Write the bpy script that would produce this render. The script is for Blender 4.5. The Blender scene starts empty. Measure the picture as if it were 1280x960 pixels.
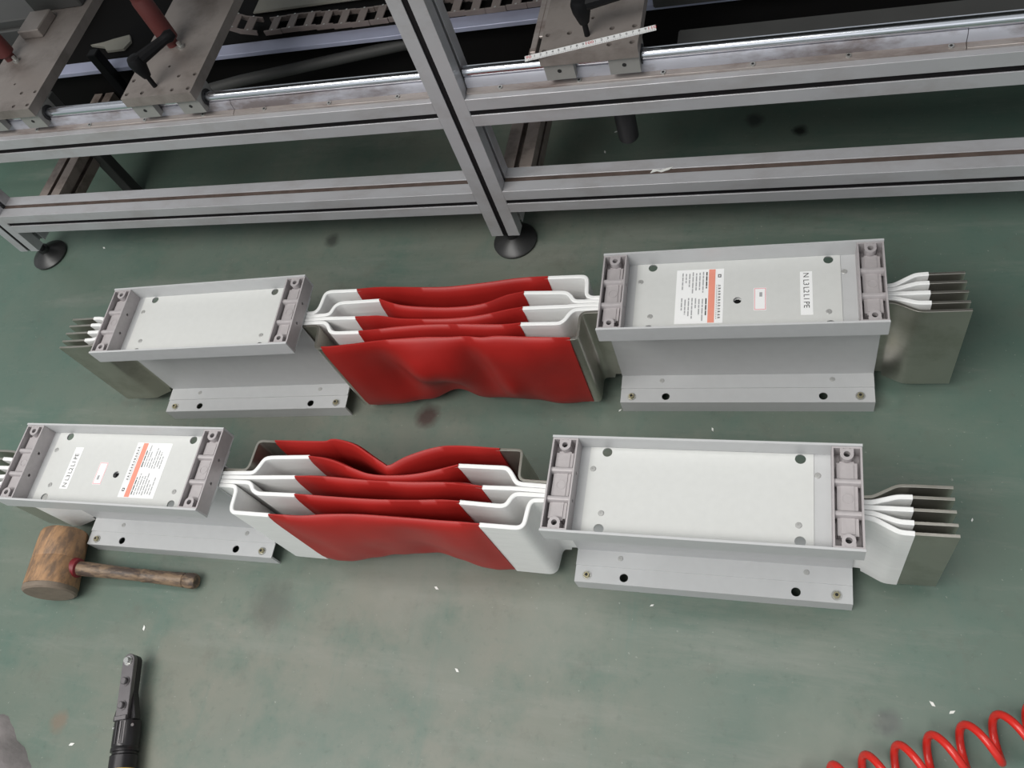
import bpy, bmesh, math, random
from mathutils import Matrix, Vector, noise
from mathutils.geometry import delaunay_2d_cdt

random.seed(7)
S = bpy.context.scene
C = bpy.context.collection

# ------------------------------------------------------------------ camera
cd = bpy.data.cameras.new('camera'); cam = bpy.data.objects.new('camera', cd); C.objects.link(cam)
RIGHT = Vector((0.94802391, 0.17413981, -0.26631933))
DOWN = Vector((0.02422911, -0.87403377, -0.48526067))
FWD = Vector((-0.31727529, 0.45358603, -0.83282417))
m = Matrix((RIGHT, -DOWN, -FWD)).transposed().to_4x4(); m.translation = (0, 0, 1.36)
cam.matrix_world = m
cd.sensor_width = 36; cd.sensor_fit = 'HORIZONTAL'; cd.lens = 29.943; cd.clip_start = 0.05
S.camera = cam

# ------------------------------------------------------------------ world, lamps, exposure
wd = bpy.data.worlds.new('world'); S.world = wd; wd.use_nodes = True
bg = wd.node_tree.nodes['Background']; bg.inputs[0].default_value = (0.93, 0.97, 1.0, 1); bg.inputs[1].default_value = 0.42
def lamp(name, loc, size, power, target=(0, 0, 0), col=(1, 0.985, 0.95)):
    l = bpy.data.lights.new(name, 'AREA'); l.shape = 'RECTANGLE'; l.size, l.size_y = size
    l.energy = power; l.color = col
    o = bpy.data.objects.new(name, l); C.objects.link(o); o.location = loc
    d = Vector(target) - Vector(loc); o.rotation_euler = d.to_track_quat('-Z', 'Y').to_euler()
    return o
lamp('ceiling_lamp_row', (-1.9, -1.3, 4.2), (3.6, 1.6), 172, (-0.7, 0.5, 0))
lamp('ceiling_lamp_row_middle', (-0.9, 0.9, 4.6), (4.5, 0.7), 55, (-0.9, 0.9, 0))
lamp('ceiling_lamp_row_far', (-0.6, 3.6, 4.6), (5.0, 0.5), 45, (-0.6, 2.6, 0))
lamp('front_fill', (-0.8, -5.0, 2.6), (7.0, 2.4), 30, (-0.6, 0.6, 0.3), (0.95, 0.98, 1.0))  # added fill light from the camera side, no known window
S.view_settings.view_transform = 'Standard'; S.view_settings.look = 'None'
S.view_settings.gamma = 1; S.view_settings.use_curve_mapping = False
S.view_settings.exposure = 0.0

# ------------------------------------------------------------------ materials
MATS = {}
def pm(name, base, rough=0.5, metal=0.0, var=0.10, scale=30, bump=0.0, spec=0.5, dirt=None, dirt_amt=0.5, dirt_scale=9, stretch=(1, 1, 1), coat=0, dr=(0.48, 0.72)):
    mt = bpy.data.materials.new(name); mt.use_nodes = True; nt = mt.node_tree; N = nt.nodes; L = nt.links
    b = N['Principled BSDF']; b.inputs['Roughness'].default_value = rough; b.inputs['Metallic'].default_value = metal
    b.inputs['Specular IOR Level'].default_value = spec
    if coat: b.inputs['Coat Weight'].default_value = coat; b.inputs['Coat Roughness'].default_value = 0.15
    g = N.new('ShaderNodeNewGeometry'); mp = N.new('ShaderNodeMapping'); L.new(g.outputs['Position'], mp.inputs[0]); mp.inputs['Scale'].default_value = stretch
    nz = N.new('ShaderNodeTexNoise'); nz.inputs['Scale'].default_value = scale; nz.inputs['Detail'].default_value = 5; L.new(mp.outputs[0], nz.inputs[0])
    mx = N.new('ShaderNodeMix'); mx.data_type = 'RGBA'; L.new(nz.outputs[0], mx.inputs[0])
    mx.inputs[6].default_value = tuple(min(1, c * (1 - var)) for c in base) + (1,)
    mx.inputs[7].default_value = tuple(min(1, c * (1 + var)) for c in base) + (1,)
    out = mx.outputs[2]
    if dirt:
        n2 = N.new('ShaderNodeTexNoise'); n2.inputs['Scale'].default_value = dirt_scale; n2.inputs['Detail'].default_value = 7; n2.inputs['Roughness'].default_value = 0.65; L.new(mp.outputs[0], n2.inputs[0])
        r = N.new('ShaderNodeValToRGB'); r.color_ramp.elements[0].position = dr[0]; r.color_ramp.elements[1].position = dr[1]; L.new(n2.outputs[0], r.inputs[0])
        mu = N.new('ShaderNodeMath'); mu.operation = 'MULTIPLY'; mu.inputs[1].default_value = dirt_amt; L.new(r.outputs[0], mu.inputs[0])
        m2 = N.new('ShaderNodeMix'); m2.data_type = 'RGBA'; L.new(mu.outputs[0], m2.inputs[0]); L.new(out, m2.inputs[6]); m2.inputs[7].default_value = tuple(dirt) + (1,)
        out = m2.outputs[2]
    L.new(out, b.inputs['Base Color'])
    if bump:
        bp = N.new('ShaderNodeBump'); bp.inputs['Strength'].default_value = bump; bp.inputs['Distance'].default_value = 0.002; L.new(nz.outputs[0], bp.inputs['Height']); L.new(bp.outputs[0], b.inputs['Normal'])
    MATS[name] = mt
    return mt
pm('grey_paint', (0.50, 0.505, 0.51), 0.42, 0, 0.05, 60, 0.05)
pm('grey_paint_light', (0.605, 0.61, 0.595), 0.40, 0, 0.04, 90, 0.05)
pm('cast_aluminium', (0.43, 0.40, 0.405), 0.45, 0.15, 0.10, 120, 0.15)
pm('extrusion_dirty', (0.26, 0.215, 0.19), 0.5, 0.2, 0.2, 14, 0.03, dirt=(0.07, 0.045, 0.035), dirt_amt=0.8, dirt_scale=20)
pm('rail_neck', (0.44, 0.44, 0.49), 0.4, 0.2, 0.2, 30, dirt=(0.13, 0.095, 0.085), dirt_amt=0.8, dirt_scale=16, stretch=(0.4, 1, 1), dr=(0.45, 0.62))
pm('extrusion', (0.47, 0.468, 0.485), 0.38, 0.25, 0.10, 14, 0.03, dirt=(0.27, 0.22, 0.20), dirt_amt=0.35, dirt_scale=16, stretch=(0.6, 1, 1))
pm('rail_support', (0.37, 0.33, 0.31), 0.42, 0.35, 0.25, 22, 0.05, dirt=(0.13, 0.08, 0.065), dirt_amt=0.8, dirt_scale=20, stretch=(0.35, 1, 1))
pm('chrome', (0.80, 0.82, 0.88), 0.20, 1.0, 0.03, 40)
pm('plate_steel', (0.30, 0.265, 0.245), 0.5, 0.35, 0.15, 25, 0.05, dirt=(0.10, 0.08, 0.07), dirt_amt=0.6, dirt_scale=12)
pm('block_aluminium', (0.33, 0.325, 0.31), 0.5, 0.3, 0.08, 40)
pm('black_plastic', (0.007, 0.007, 0.008), 0.55, 0, 0.2, 60, spec=0.15)
pm('slot_shade', (0.012, 0.011, 0.012), 0.8, 0, 0.2, 60, spec=0.1)  # black that puts the shade of the front slots into colour
pm('slot_dirt', (0.10, 0.075, 0.065), 0.8, 0, 0.5, 40, spec=0.1)
pm('painted_rivet', (0.40, 0.40, 0.39), 0.4, 0.2, 0.1, 80)
pm('black_rubber', (0.018, 0.018, 0.020), 0.55, 0, 0.2, 60)
pm('foot_metal', (0.05, 0.05, 0.05), 0.4, 0.5, 0.2, 40)
pm('machine_black', (0.0055, 0.005, 0.005), 0.75, 0, 0.4, 8, spec=0.12)
pm('dark_grey', (0.05, 0.05, 0.048), 0.6, 0, 0.2, 20)
pm('edge_strip', (0.42, 0.44, 0.58), 0.45, 0.2, 0.12, 20)
pm('red_tube', (0.11, 0.022, 0.02), 0.45, 0, 0.25, 14, dirt=(0.07, 0.02, 0.02), dirt_amt=0.5)
pm('tin', (0.50, 0.48, 0.43), 0.30, 0.90, 0.12, 18, 0.03, dirt=(0.24, 0.23, 0.17), dirt_amt=0.5, dirt_scale=14)
pm('white_film', (0.83, 0.83, 0.82), 0.34, 0, 0.06, 45, 0.25, stretch=(0.5, 1, 3))
pm('red_sleeve', (0.35, 0.017, 0.014), 0.46, 0, 0.20, 16, 0.25, spec=0.35)
pm('zinc', (0.46, 0.46, 0.44), 0.35, 0.7, 0.1, 80)
pm('brass', (0.42, 0.38, 0.24), 0.35, 0.7, 0.15, 90)
pm('hole_dark', (0.015, 0.015, 0.015), 0.7)
pm('sticker_white', (0.86, 0.86, 0.86), 0.5, 0, 0.02)
pm('sticker_orange', (0.80, 0.30, 0.22), 0.5, 0, 0.08, 60)
pm('sticker_pink', (0.80, 0.42, 0.45), 0.5, 0, 0.05)
pm('print_black', (0.03, 0.03, 0.03), 0.6)
pm('print_grey', (0.36, 0.36, 0.37), 0.6)
pm('print_red', (0.55, 0.03, 0.04), 0.6)
pm('mallet_wood', (0.36, 0.205, 0.105), 0.6, 0, 0.45, 60, 0.8, dirt=(0.085, 0.065, 0.055), dirt_amt=0.65, dirt_scale=38, stretch=(2.0, 0.6, 1), dr=(0.44, 0.60))
pm('handle_wood', (0.20, 0.135, 0.085), 0.5, 0, 0.45, 90, 0.3, dirt=(0.05, 0.035, 0.03), dirt_amt=0.9, dirt_scale=40, stretch=(0.6, 2, 2), dr=(0.46, 0.58))
pm('mallet_face', (0.19, 0.15, 0.115), 0.7, 0, 0.3, 60, 0.5)
pm('red_paint', (0.17, 0.010, 0.016), 0.5, 0, 0.2, 60)
pm('tool_black', (0.035, 0.033, 0.035), 0.30, 0.6, 0.15, 60)
pm('tool_plate', (0.16, 0.15, 0.155), 0.38, 0.75, 0.15, 50)
pm('steel_bright', (0.62, 0.62, 0.60), 0.25, 0.9, 0.08, 60)
pm('yellow_grip', (0.65, 0.42, 0.08), 0.5, 0, 0.15, 40)
pm('hose_red', (0.62, 0.022, 0.014), 0.28, 0, 0.08, 20, spec=0.6)
pm('cloth_grey', (0.33, 0.30, 0.30), 0.85, 0, 0.15, 60, 0.6)
pm('chain_grey', (0.22, 0.18, 0.165), 0.55, 0, 0.2, 30)
pm('pale_card', (0.28, 0.27, 0.23), 0.7, 0, 0.1, 30)
pm('chip_white', (0.75, 0.75, 0.72), 0.5, 0, 0.1, 200)

def floor_material():
    mt = bpy.data.materials.new('epoxy_floor'); mt.use_nodes = True; nt = mt.node_tree; N = nt.nodes; L = nt.links
    b = N['Principled BSDF']
    g = N.new('ShaderNodeNewGeometry')
    def nz(scale, det=6, ro=0.6, st=None):
        n = N.new('ShaderNodeTexNoise'); n.inputs['Scale'].default_value = scale; n.inputs['Detail'].default_value = det; n.inputs['Roughness'].default_value = ro
        if st:
            mp = N.new('ShaderNodeMapping'); mp.inputs['Scale'].default_value = st; mp.inputs['Rotation'].default_value = (0, 0, 0.9); L.new(g.outputs['Position'], mp.inputs[0]); L.new(mp.outputs[0], n.inputs[0])
        else: L.new(g.outputs['Position'], n.inputs[0])
        return n
    def ramp(src, a, c):
        r = N.new('ShaderNodeValToRGB'); r.color_ramp.elements[0].position = a; r.color_ramp.elements[1].position = c; L.new(src, r.inputs[0]); return r.outputs[0]
    def mix(f, a, c, mode='MIX', k=1.0):
        m_ = N.new('ShaderNodeMix'); m_.data_type = 'RGBA'; m_.blend_type = mode
        if k != 1.0:
            mu = N.new('ShaderNodeMath'); mu.operation = 'MULTIPLY'; mu.inputs[1].default_value = k; L.new(f, mu.inputs[0]); f = mu.outputs[0]
        if isinstance(f, (int, float)): m_.inputs[0].default_value = f
        else: L.new(f, m_.inputs[0])
        for i, v in ((6, a), (7, c)):
            if isinstance(v, tuple): m_.inputs[i].default_value = v + (1,)
            else: L.new(v, m_.inputs[i])
        return m_.outputs[2]
    n1 = nz(2.3, 6, 0.62); n2 = nz(7.5, 8, 0.7); n3 = nz(60, 4, 0.6); n4 = nz(3.0, 8, 0.7, (0.5, 3.2, 1)); n5 = nz(170, 2, 0.5)
    col = mix(ramp(n1.outputs[0], 0.38, 0.62), (0.122, 0.163, 0.135), (0.190, 0.195, 0.162))
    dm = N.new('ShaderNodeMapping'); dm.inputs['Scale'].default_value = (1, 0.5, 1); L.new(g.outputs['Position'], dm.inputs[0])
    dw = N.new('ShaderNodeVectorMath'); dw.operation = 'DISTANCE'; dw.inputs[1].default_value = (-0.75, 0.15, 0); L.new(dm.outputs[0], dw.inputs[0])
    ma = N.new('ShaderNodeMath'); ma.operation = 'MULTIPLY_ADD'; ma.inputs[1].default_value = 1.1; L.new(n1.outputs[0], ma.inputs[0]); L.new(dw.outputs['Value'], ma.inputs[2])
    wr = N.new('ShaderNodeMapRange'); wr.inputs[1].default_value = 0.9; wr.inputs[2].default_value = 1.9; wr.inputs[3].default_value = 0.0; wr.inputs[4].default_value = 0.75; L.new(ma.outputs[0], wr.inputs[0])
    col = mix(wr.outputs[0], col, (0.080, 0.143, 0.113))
    col = mix(ramp(n2.outputs[0], 0.48, 0.70), col, (0.075, 0.142, 0.115), k=0.60)
    col = mix(ramp(n4.outputs[0], 0.52, 0.72), col, (0.235, 0.243, 0.215), k=0.6)
    n6 = nz(5.0, 10, 0.75, (3.0, 0.35, 1)); n7 = nz(14, 9, 0.75)
    col = mix(ramp(n6.outputs[0], 0.56, 0.70), col, (0.105, 0.165, 0.138), k=0.5)
    col = mix(ramp(n7.outputs[0], 0.55, 0.75), col, (0.115, 0.12, 0.10), k=0.6)
    col = mix(ramp(n3.outputs[0], 0.60, 0.80), col, (0.085, 0.085, 0.07), k=0.35)
    col = mix(ramp(n5.outputs[0], 0.70, 0.78), col, (0.36, 0.37, 0.34), k=0.5)
    # stains with a place of their own on the paint
    for (x, y, r, c, k) in ((-0.676, 0.666, 0.028, (0.055, 0.03, 0.028), 0.85), (-0.706, 0.705, 0.012, (0.09, 0.05, 0.045), 0.5), (-0.007, 1.35, 0.016, (0.01, 0.01, 0.01), 0.9),
                            (-0.099, 1.388, 0.02, (0.03, 0.03, 0.03), 0.7), (-1.02, 1.105, 0.02, (0.03, 0.03, 0.028), 0.7), (-0.89, 0.275, 0.05, (0.08, 0.085, 0.075), 0.5), (0.13, 0.216, 0.02, (0.06, 0.06, 0.065), 0.6),
                            (-0.17, 0.60, 0.05, (0.24, 0.24, 0.2), 0.6), (-0.62, 0.36, 0.10, (0.22, 0.23, 0.2), 0.55), (-0.36, 0.30, 0.09, (0.22, 0.23, 0.2), 0.35), (0.05, 0.15, 0.10, (0.24, 0.25, 0.21), 0.4), (-1.25, 0.02, 0.02, (0.2, 0.14, 0.1), 0.6)):
        d = N.new('ShaderNodeVectorMath'); d.operation = 'DISTANCE'; d.inputs[1].default_value = (x, y, 0)
        ad = N.new('ShaderNodeMixRGB'); ad.blend_type = 'ADD'; ad.inputs[0].default_value = min(0.12, r * 1.1); L.new(g.outputs['Position'], ad.inputs[1]); L.new(nz(30, 3, 0.6).outputs['Color'], ad.inputs[2])
        sb = N.new('ShaderNodeVectorMath'); sb.operation = 'SUBTRACT'; h = min(0.12, r * 1.1) * 0.5; sb.inputs[1].default_value = (h, h, h); L.new(ad.outputs[0], sb.inputs[0])
        L.new(sb.outputs[0], d.inputs[0])
        mr = N.new('ShaderNodeMapRange'); mr.inputs[1].default_value = r * 0.45; mr.inputs[2].default_value = r * 1.15; mr.inputs[3].default_value = k; mr.inputs[4].default_value = 0; L.new(d.outputs['Value'], mr.inputs[0])
        col = mix(mr.outputs[0], col, c)
    L.new(col, b.inputs['Base Color'])
    rr = N.new('ShaderNodeMapRange'); rr.inputs[3].default_value = 0.24; rr.inputs[4].default_value = 0.48; L.new(n2.outputs[0], rr.inputs[0]); L.new(rr.outputs[0], b.inputs['Roughness'])
    b.inputs['Specular IOR Level'].default_value = 0.36
    bp = N.new('ShaderNodeBump'); bp.inputs['Strength'].default_value = 0.08; bp.inputs['Distance'].default_value = 0.002; L.new(n3.outputs[0], bp.inputs['Height']); L.new(bp.outputs[0], b.inputs['Normal'])
    MATS['epoxy_floor'] = mt
floor_material()

# ------------------------------------------------------------------ mesh builder
class MB:
    def __init__(s): s.v = []; s.f = []; s.mi = []; s.cur = 0
    def add(s, vs, fs, M=None):
        o = len(s.v)
        s.v += [tuple(M @ Vector(p)) if M else tuple(p) for p in vs]
        for f in fs: s.f.append([i + o for i in f]); s.mi.append(s.cur)
        return s
    def box(s, x0, x1, y0, y1, z0, z1, M=None):
        return s.add([(x, y, z) for z in (z0, z1) for y in (y0, y1) for x in (x0, x1)],
                     [(0, 2, 3, 1), (4, 5, 7, 6), (0, 1, 5, 4), (2, 6, 7, 3), (0, 4, 6, 2), (1, 3, 7, 5)], M)
    def prism(s, poly, z0, z1, M=None):
        n = len(poly)
        vs = [(x, y, z0) for x, y in poly] + [(x, y, z1) for x, y in poly]
        fs = [tuple(range(n - 1, -1, -1)), tuple(range(n, 2 * n))] + [(i, (i + 1) % n, (i + 1) % n + n, i + n) for i in range(n)]
        return s.add(vs, fs, M)
    def lathe(s, prof, M=None, n=20):
        vs = []; fs = []
        for r, h in prof:
            for i in range(n):
                a = 2 * math.pi * i / n; vs.append((r * math.cos(a), r * math.sin(a), h))
        for k in range(len(prof) - 1):
            for i in range(n):
                j = (i + 1) % n; fs.append((k * n + i, k * n + j, (k + 1) * n + j, (k + 1) * n + i))
        fs.append(tuple(range(n - 1, -1, -1))); fs.append(tuple((len(prof) - 1) * n + i for i in range(n)))
        return s.add(vs, fs, M)
    def cyl(s, r, z0, z1, M=None, n=16): return s.lathe([(r, z0), (r, z1)], M, n)
    def ring(s, r0, r1, z0, z1, M=None, n=16):
        vs = []
        for r, z in ((r1, z0), (r1, z1), (r0, z1), (r0, z0)):
            vs += [(r * math.cos(2 * math.pi * i / n), r * math.sin(2 * math.pi * i / n), z) for i in range(n)]
        fs = [(k * n + i, k * n + (i + 1) % n, ((k + 1) % 4) * n + (i + 1) % n, ((k + 1) % 4) * n + i) for k in range(4) for i in range(n)]
        return s.add(vs, fs, M)
    def plate(s, poly, holes, z0, z1, M=None, n=16):
        """flat plate with real round holes (x, y, r)"""
        pts = [Vector(p) for p in poly]; loops = [list(range(len(poly)))]
        for x, y, r in holes:
            o = len(pts); pts += [Vector((x + r * math.cos(2 * math.pi * i / n), y + r * math.sin(2 * math.pi * i / n))) for i in range(n)]
            loops.append(list(range(o, o + n)))
        ed = [(l[i], l[(i + 1) % len(l)]) for l in loops for i in range(len(l))]
        vo, eo, fo, *_ = delaunay_2d_cdt(pts, ed, [], 1, 1e-7)
        tri = []
        for f in fo:
            c = sum((vo[i] for i in f), Vector((0, 0))) / len(f)
            if any((c.x - x) ** 2 + (c.y - y) ** 2 < (r * 0.97) ** 2 for x, y, r in holes): continue
            a = sum(vo[f[i]].x * vo[f[(i + 1) % len(f)]].y - vo[f[(i + 1) % len(f)]].x * vo[f[i]].y for i in range(len(f)))
            tri.append(list(f) if a > 0 else list(f)[::-1])
        k = len(vo)
        vs = [(v.x, v.y, z0) for v in vo] + [(v.x, v.y, z1) for v in vo]
        fs = [tuple(reversed(t)) for t in tri] + [tuple(i + k for i in t) for t in tri]
        cnt = {}
        for t in tri:
            for i in range(len(t)): cnt[(t[i], t[(i + 1) % len(t)])] = 1
        for (a, c) in list(cnt):
            if (c, a) not in cnt: fs.append((a, c, c + k, a + k))
        return s.add(vs, fs, M)
    def sweep(s, path, sect, M=None, closed_sec=True):
        """path: xy list; sect(u) -> list of (offset, z)"""
        n = len(path); P = [Vector(p) for p in path]
        L = [0]
        for i in range(1, n): L.append(L[-1] + (P[i] - P[i - 1]).length)
        vs = []; k = None
        for i in range(n):
            t1 = (P[i] - P[i - 1]).normalized() if i > 0 else (P[1] - P[0]).normalized()
            t2 = (P[i + 1] - P[i]).normalized() if i < n - 1 else t1
            t = (t1 + t2); t = t.normalized() if t.length > 1e-6 else t2
            sc = 1 / max(0.5, t.dot(t1)); nn = Vector((-t.y, t.x)) * sc
            sec = sect(L[i] / L[-1], P[i]) if getattr(sect, 'at_point', False) else sect(L[i] / L[-1]); k = len(sec)
            vs += [(P[i].x + nn.x * o, P[i].y + nn.y * o, z) for o, z in sec]
        fs = [(i * k + j, i * k + (j + 1) % k, (i + 1) * k + (j + 1) % k, (i + 1) * k + j) for i in range(n - 1) for j in range(k)]
        fs += [tuple(range(k - 1, -1, -1)), tuple((n - 1) * k + j for j in range(k))]
        return s.add(vs, fs, M)
    def tube(s, pts, r, n=10, rf=None):
        P = [Vector(p) for p in pts]; vs = []; up = Vector((0, 0, 1)); k = len(P)
        T = [(P[min(i + 1, k - 1)] - P[max(i - 1, 0)]).normalized() for i in range(k)]
        a = T[0].orthogonal().normalized()
        for i in range(k):
            a = (a - T[i] * a.dot(T[i])).normalized(); b = T[i].cross(a); rr = rf(i / (k - 1)) if rf else r
            vs += [P[i] + (a * math.cos(2 * math.pi * j / n) + b * math.sin(2 * math.pi * j / n)) * rr for j in range(n)]
        fs = [(i * n + j, i * n + (j + 1) % n, (i + 1) * n + (j + 1) % n, (i + 1) * n + j) for i in range(k - 1) for j in range(n)]
        fs += [tuple(range(n - 1, -1, -1)), tuple((k - 1) * n + j for j in range(n))]
        return s.add(vs, fs)
    def text(s, txt, size, M):
        cu = bpy.data.curves.new('t', 'FONT'); cu.body = txt; cu.size = size; cu.align_x = 'CENTER'; cu.align_y = 'CENTER'; cu.resolution_u = 2
        o = bpy.data.objects.new('t', cu); C.objects.link(o)
        dg = bpy.context.evaluated_depsgraph_get(); me = bpy.data.meshes.new_from_object(o.evaluated_get(dg))
        s.add([v.co for v in me.vertices], [tuple(p.vertices) for p in me.polygons], M)
        bpy.data.objects.remove(o); bpy.data.curves.remove(cu); bpy.data.meshes.remove(me)
        return s
    def mesh(s, name, mats, bevel=0, smooth=35):
        me = bpy.data.meshes.new(name); me.from_pydata(s.v, [], s.f)
        for mn in (mats if isinstance(mats, (list, tuple)) else [mats]): me.materials.append(MATS[mn])
        me.polygons.foreach_set('material_index', s.mi)
        bm = bmesh.new(); bm.from_mesh(me); bmesh.ops.recalc_face_normals(bm, faces=bm.faces)
        if bevel:
            ed = [e for e in bm.edges if len(e.link_faces) == 2 and e.calc_face_angle(0) > 0.9]
            bmesh.ops.bevel(bm, geom=ed, offset=bevel, segments=1, affect='EDGES', clamp_overlap=True)
        bm.to_mesh(me); bm.free()
        me.polygons.foreach_set('use_smooth', [True] * len(me.polygons)); me.set_sharp_from_angle(angle=math.radians(smooth)); me.update()
        return me
    def build(s, name, mats, parent=None, bevel=0, smooth=35, loc=None, label=None):
        o = bpy.data.objects.new(name, s.mesh(name, mats, bevel, smooth)); C.objects.link(o)
        if parent: o.parent = parent
        if loc: o.location = loc
        if label: o['label'] = label
        return o
def put(me, name, parent=None, loc=(0, 0, 0), rz=0, label=None, rot=None):
    o = bpy.data.objects.new(name, me); C.objects.link(o); o.parent = parent; o.location = loc; o.rotation_euler = rot or (0, 0, rz)
    if label: o['label'] = label
    return o
def tag(o, label, cat, group=None, kind=None):
    o['label'] = label; o['category'] = cat
    if group: o['group'] = group
    if kind: o['kind'] = kind
    return o
def empty(name, loc=(0, 0, 0), rz=0):
    o = bpy.data.objects.new(name, None); C.objects.link(o); o.location = loc; o.rotation_euler = (0, 0, rz); o.empty_display_size = 0.05
    return o
def T(x, y, z): return Matrix.Translation((x, y, z))
def Rx(a): return Matrix.Rotation(a, 4, 'X')
def Ry(a): return Matrix.Rotation(a, 4, 'Y')
def Rz(a): return Matrix.Rotation(a, 4, 'Z')
def axis_matrix(p, d):
    """frame at p with local z along d"""
    return T(*p) @ Vector(d).to_track_quat('Z', 'Y').to_matrix().to_4x4()
def lerp_list(xs, u):
    for i in range(len(xs) - 1):
        if u <= xs[i + 1][0]:
            a, b = xs[i], xs[i + 1]; t = (u - a[0]) / (b[0] - a[0]); t = t * t * (3 - 2 * t); return a[1] + (b[1] - a[1]) * t
    return xs[-1][1]

# ------------------------------------------------------------------ floor
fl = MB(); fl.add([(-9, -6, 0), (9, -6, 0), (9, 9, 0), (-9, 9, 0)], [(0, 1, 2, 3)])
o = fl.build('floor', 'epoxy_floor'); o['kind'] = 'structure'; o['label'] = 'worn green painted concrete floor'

# ------------------------------------------------------------------ aluminium machine frame
def tslot(size):
    h = size / 2; w = 0.0052; lip = 0.0022; w2 = 0.010; dp = 0.018
    side = [(-h, -h), (-w, -h), (-w, -h + lip), (-w2, -h + lip), (-w2, -h + dp), (w2, -h + dp), (w2, -h + lip), (w, -h + lip), (w, -h)]
    poly = []
    for k in range(4):
        c, s_ = math.cos(k * math.pi / 2), math.sin(k * math.pi / 2)
        poly += [(c * x - s_ * y, s_ * x + c * y) for x, y in side]
    return poly
PS = 0.0605
frame = empty('aluminium_workbench', (0, 1.084, 0))
tag(frame, 'silver slotted aluminium profile workbench standing on round levelling feet', 'workbench')
def W(mb, name, mats, par, **k):       # world-space mesh parented to an empty without moving it
    o = mb.build(name, mats, par, **k); o.matrix_parent_inverse = Matrix.Translation(par.location).inverted() if par.rotation_euler.z == 0 else par.matrix_world.inverted(); return o
def beam(name, a, b, par=frame, ins=(), mat='extrusion'):
    a, b = Vector(a), Vector(b); d = b - a
    q = Matrix(((d.normalized().cross(Vector((0, 0, 1))) if abs(d.normalized().z) < 0.9 else Vector((1, 0, 0))), (Vector((0, 0, 1)) if abs(d.normalized().z) < 0.9 else Vector((0, 1, 0))), d.normalized())).transposed().to_4x4()
    mb = MB(); mb.prism(tslot(PS), 0, d.length, T(*a) @ q)
    o = W(mb, name, mat, par, bevel=0.0005, smooth=30)
    h = PS / 2
    for side in ins:                      # strips below the face: black ones added to darken slots, top one dirt
        ib = MB()
        if side == 'front': ib.box(min(a.x, b.x) - (0.0050 if d.z else 0), max(a.x, b.x) + (0.0050 if d.z else 0), a.y - h + 0.0028, a.y - h + 0.006, a.z - (0 if d.z else 0.0050), b.z + (0 if d.z else 0.0050))
        if side == 'top': ib.box(a.x, b.x, a.y - 0.005, a.y + 0.005, a.z + h - 0.005, a.z + h - 0.0016)
        if side == 'right': ib.box(a.x + h - 0.006, a.x + h - 0.0028, a.y - 0.005, a.y + 0.005, a.z, b.z)
        p = ib.build('slot_strip', 'slot_dirt' if side == 'top' else 'slot_shade', o); p.matrix_parent_inverse = Matrix.Translation(par.location).inverted() @ Matrix.Identity(4)
        p.matrix_parent_inverse = Matrix.Identity(4)
    return o
YF = 1.054; YC = YF + PS / 2
POSTS = (-1.841, -0.5725, 0.70)
for x in POSTS:
    beam('post', (x, YC, 0.058), (x, YC, 1.25), ins=('front',))
    mb = MB(); mb.lathe([(0.046, 0.0), (0.047, 0.006), (0.043, 0.010), (0.020, 0.021), (0.014, 0.024), (0.014, 0.034), (0.008, 0.034), (0.008, 0.058)], T(x, YC, 0), 32)
    W(mb, 'levelling_foot', 'foot_metal', frame, label='black round levelling foot')
for i in range(len(POSTS) - 1):
    a, b = POSTS[i] + PS / 2, POSTS[i + 1] - PS / 2
    beam('upper_beam', (a, YC, 0.419 - PS / 2), (b, YC, 0.419 - PS / 2), ins=('front',))
    beam('lower_beam', (a, YC, 0.190 - PS / 2), (b, YC, 0.190 - PS / 2), ins=('front', 'top'))
for x in (-1.690, -0.525):
    beam('cross_member', (x, YF + PS, 0.190 - PS / 2), (x, 1.45, 0.190 - PS / 2), mat='extrusion_dirty')
mb = MB(); mb.box(-1.668, -1.638, 1.262, 1.292, 0.0, 0.34); W(mb, 'rear_leg', 'dark_grey', frame, bevel=0.002)
mb = MB(); mb.box(-0.20, 0.66, 1.1145, 1.20, 0.362, 0.398); W(mb, 'cable_duct', 'dark_grey', frame, bevel=0.003)
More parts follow.
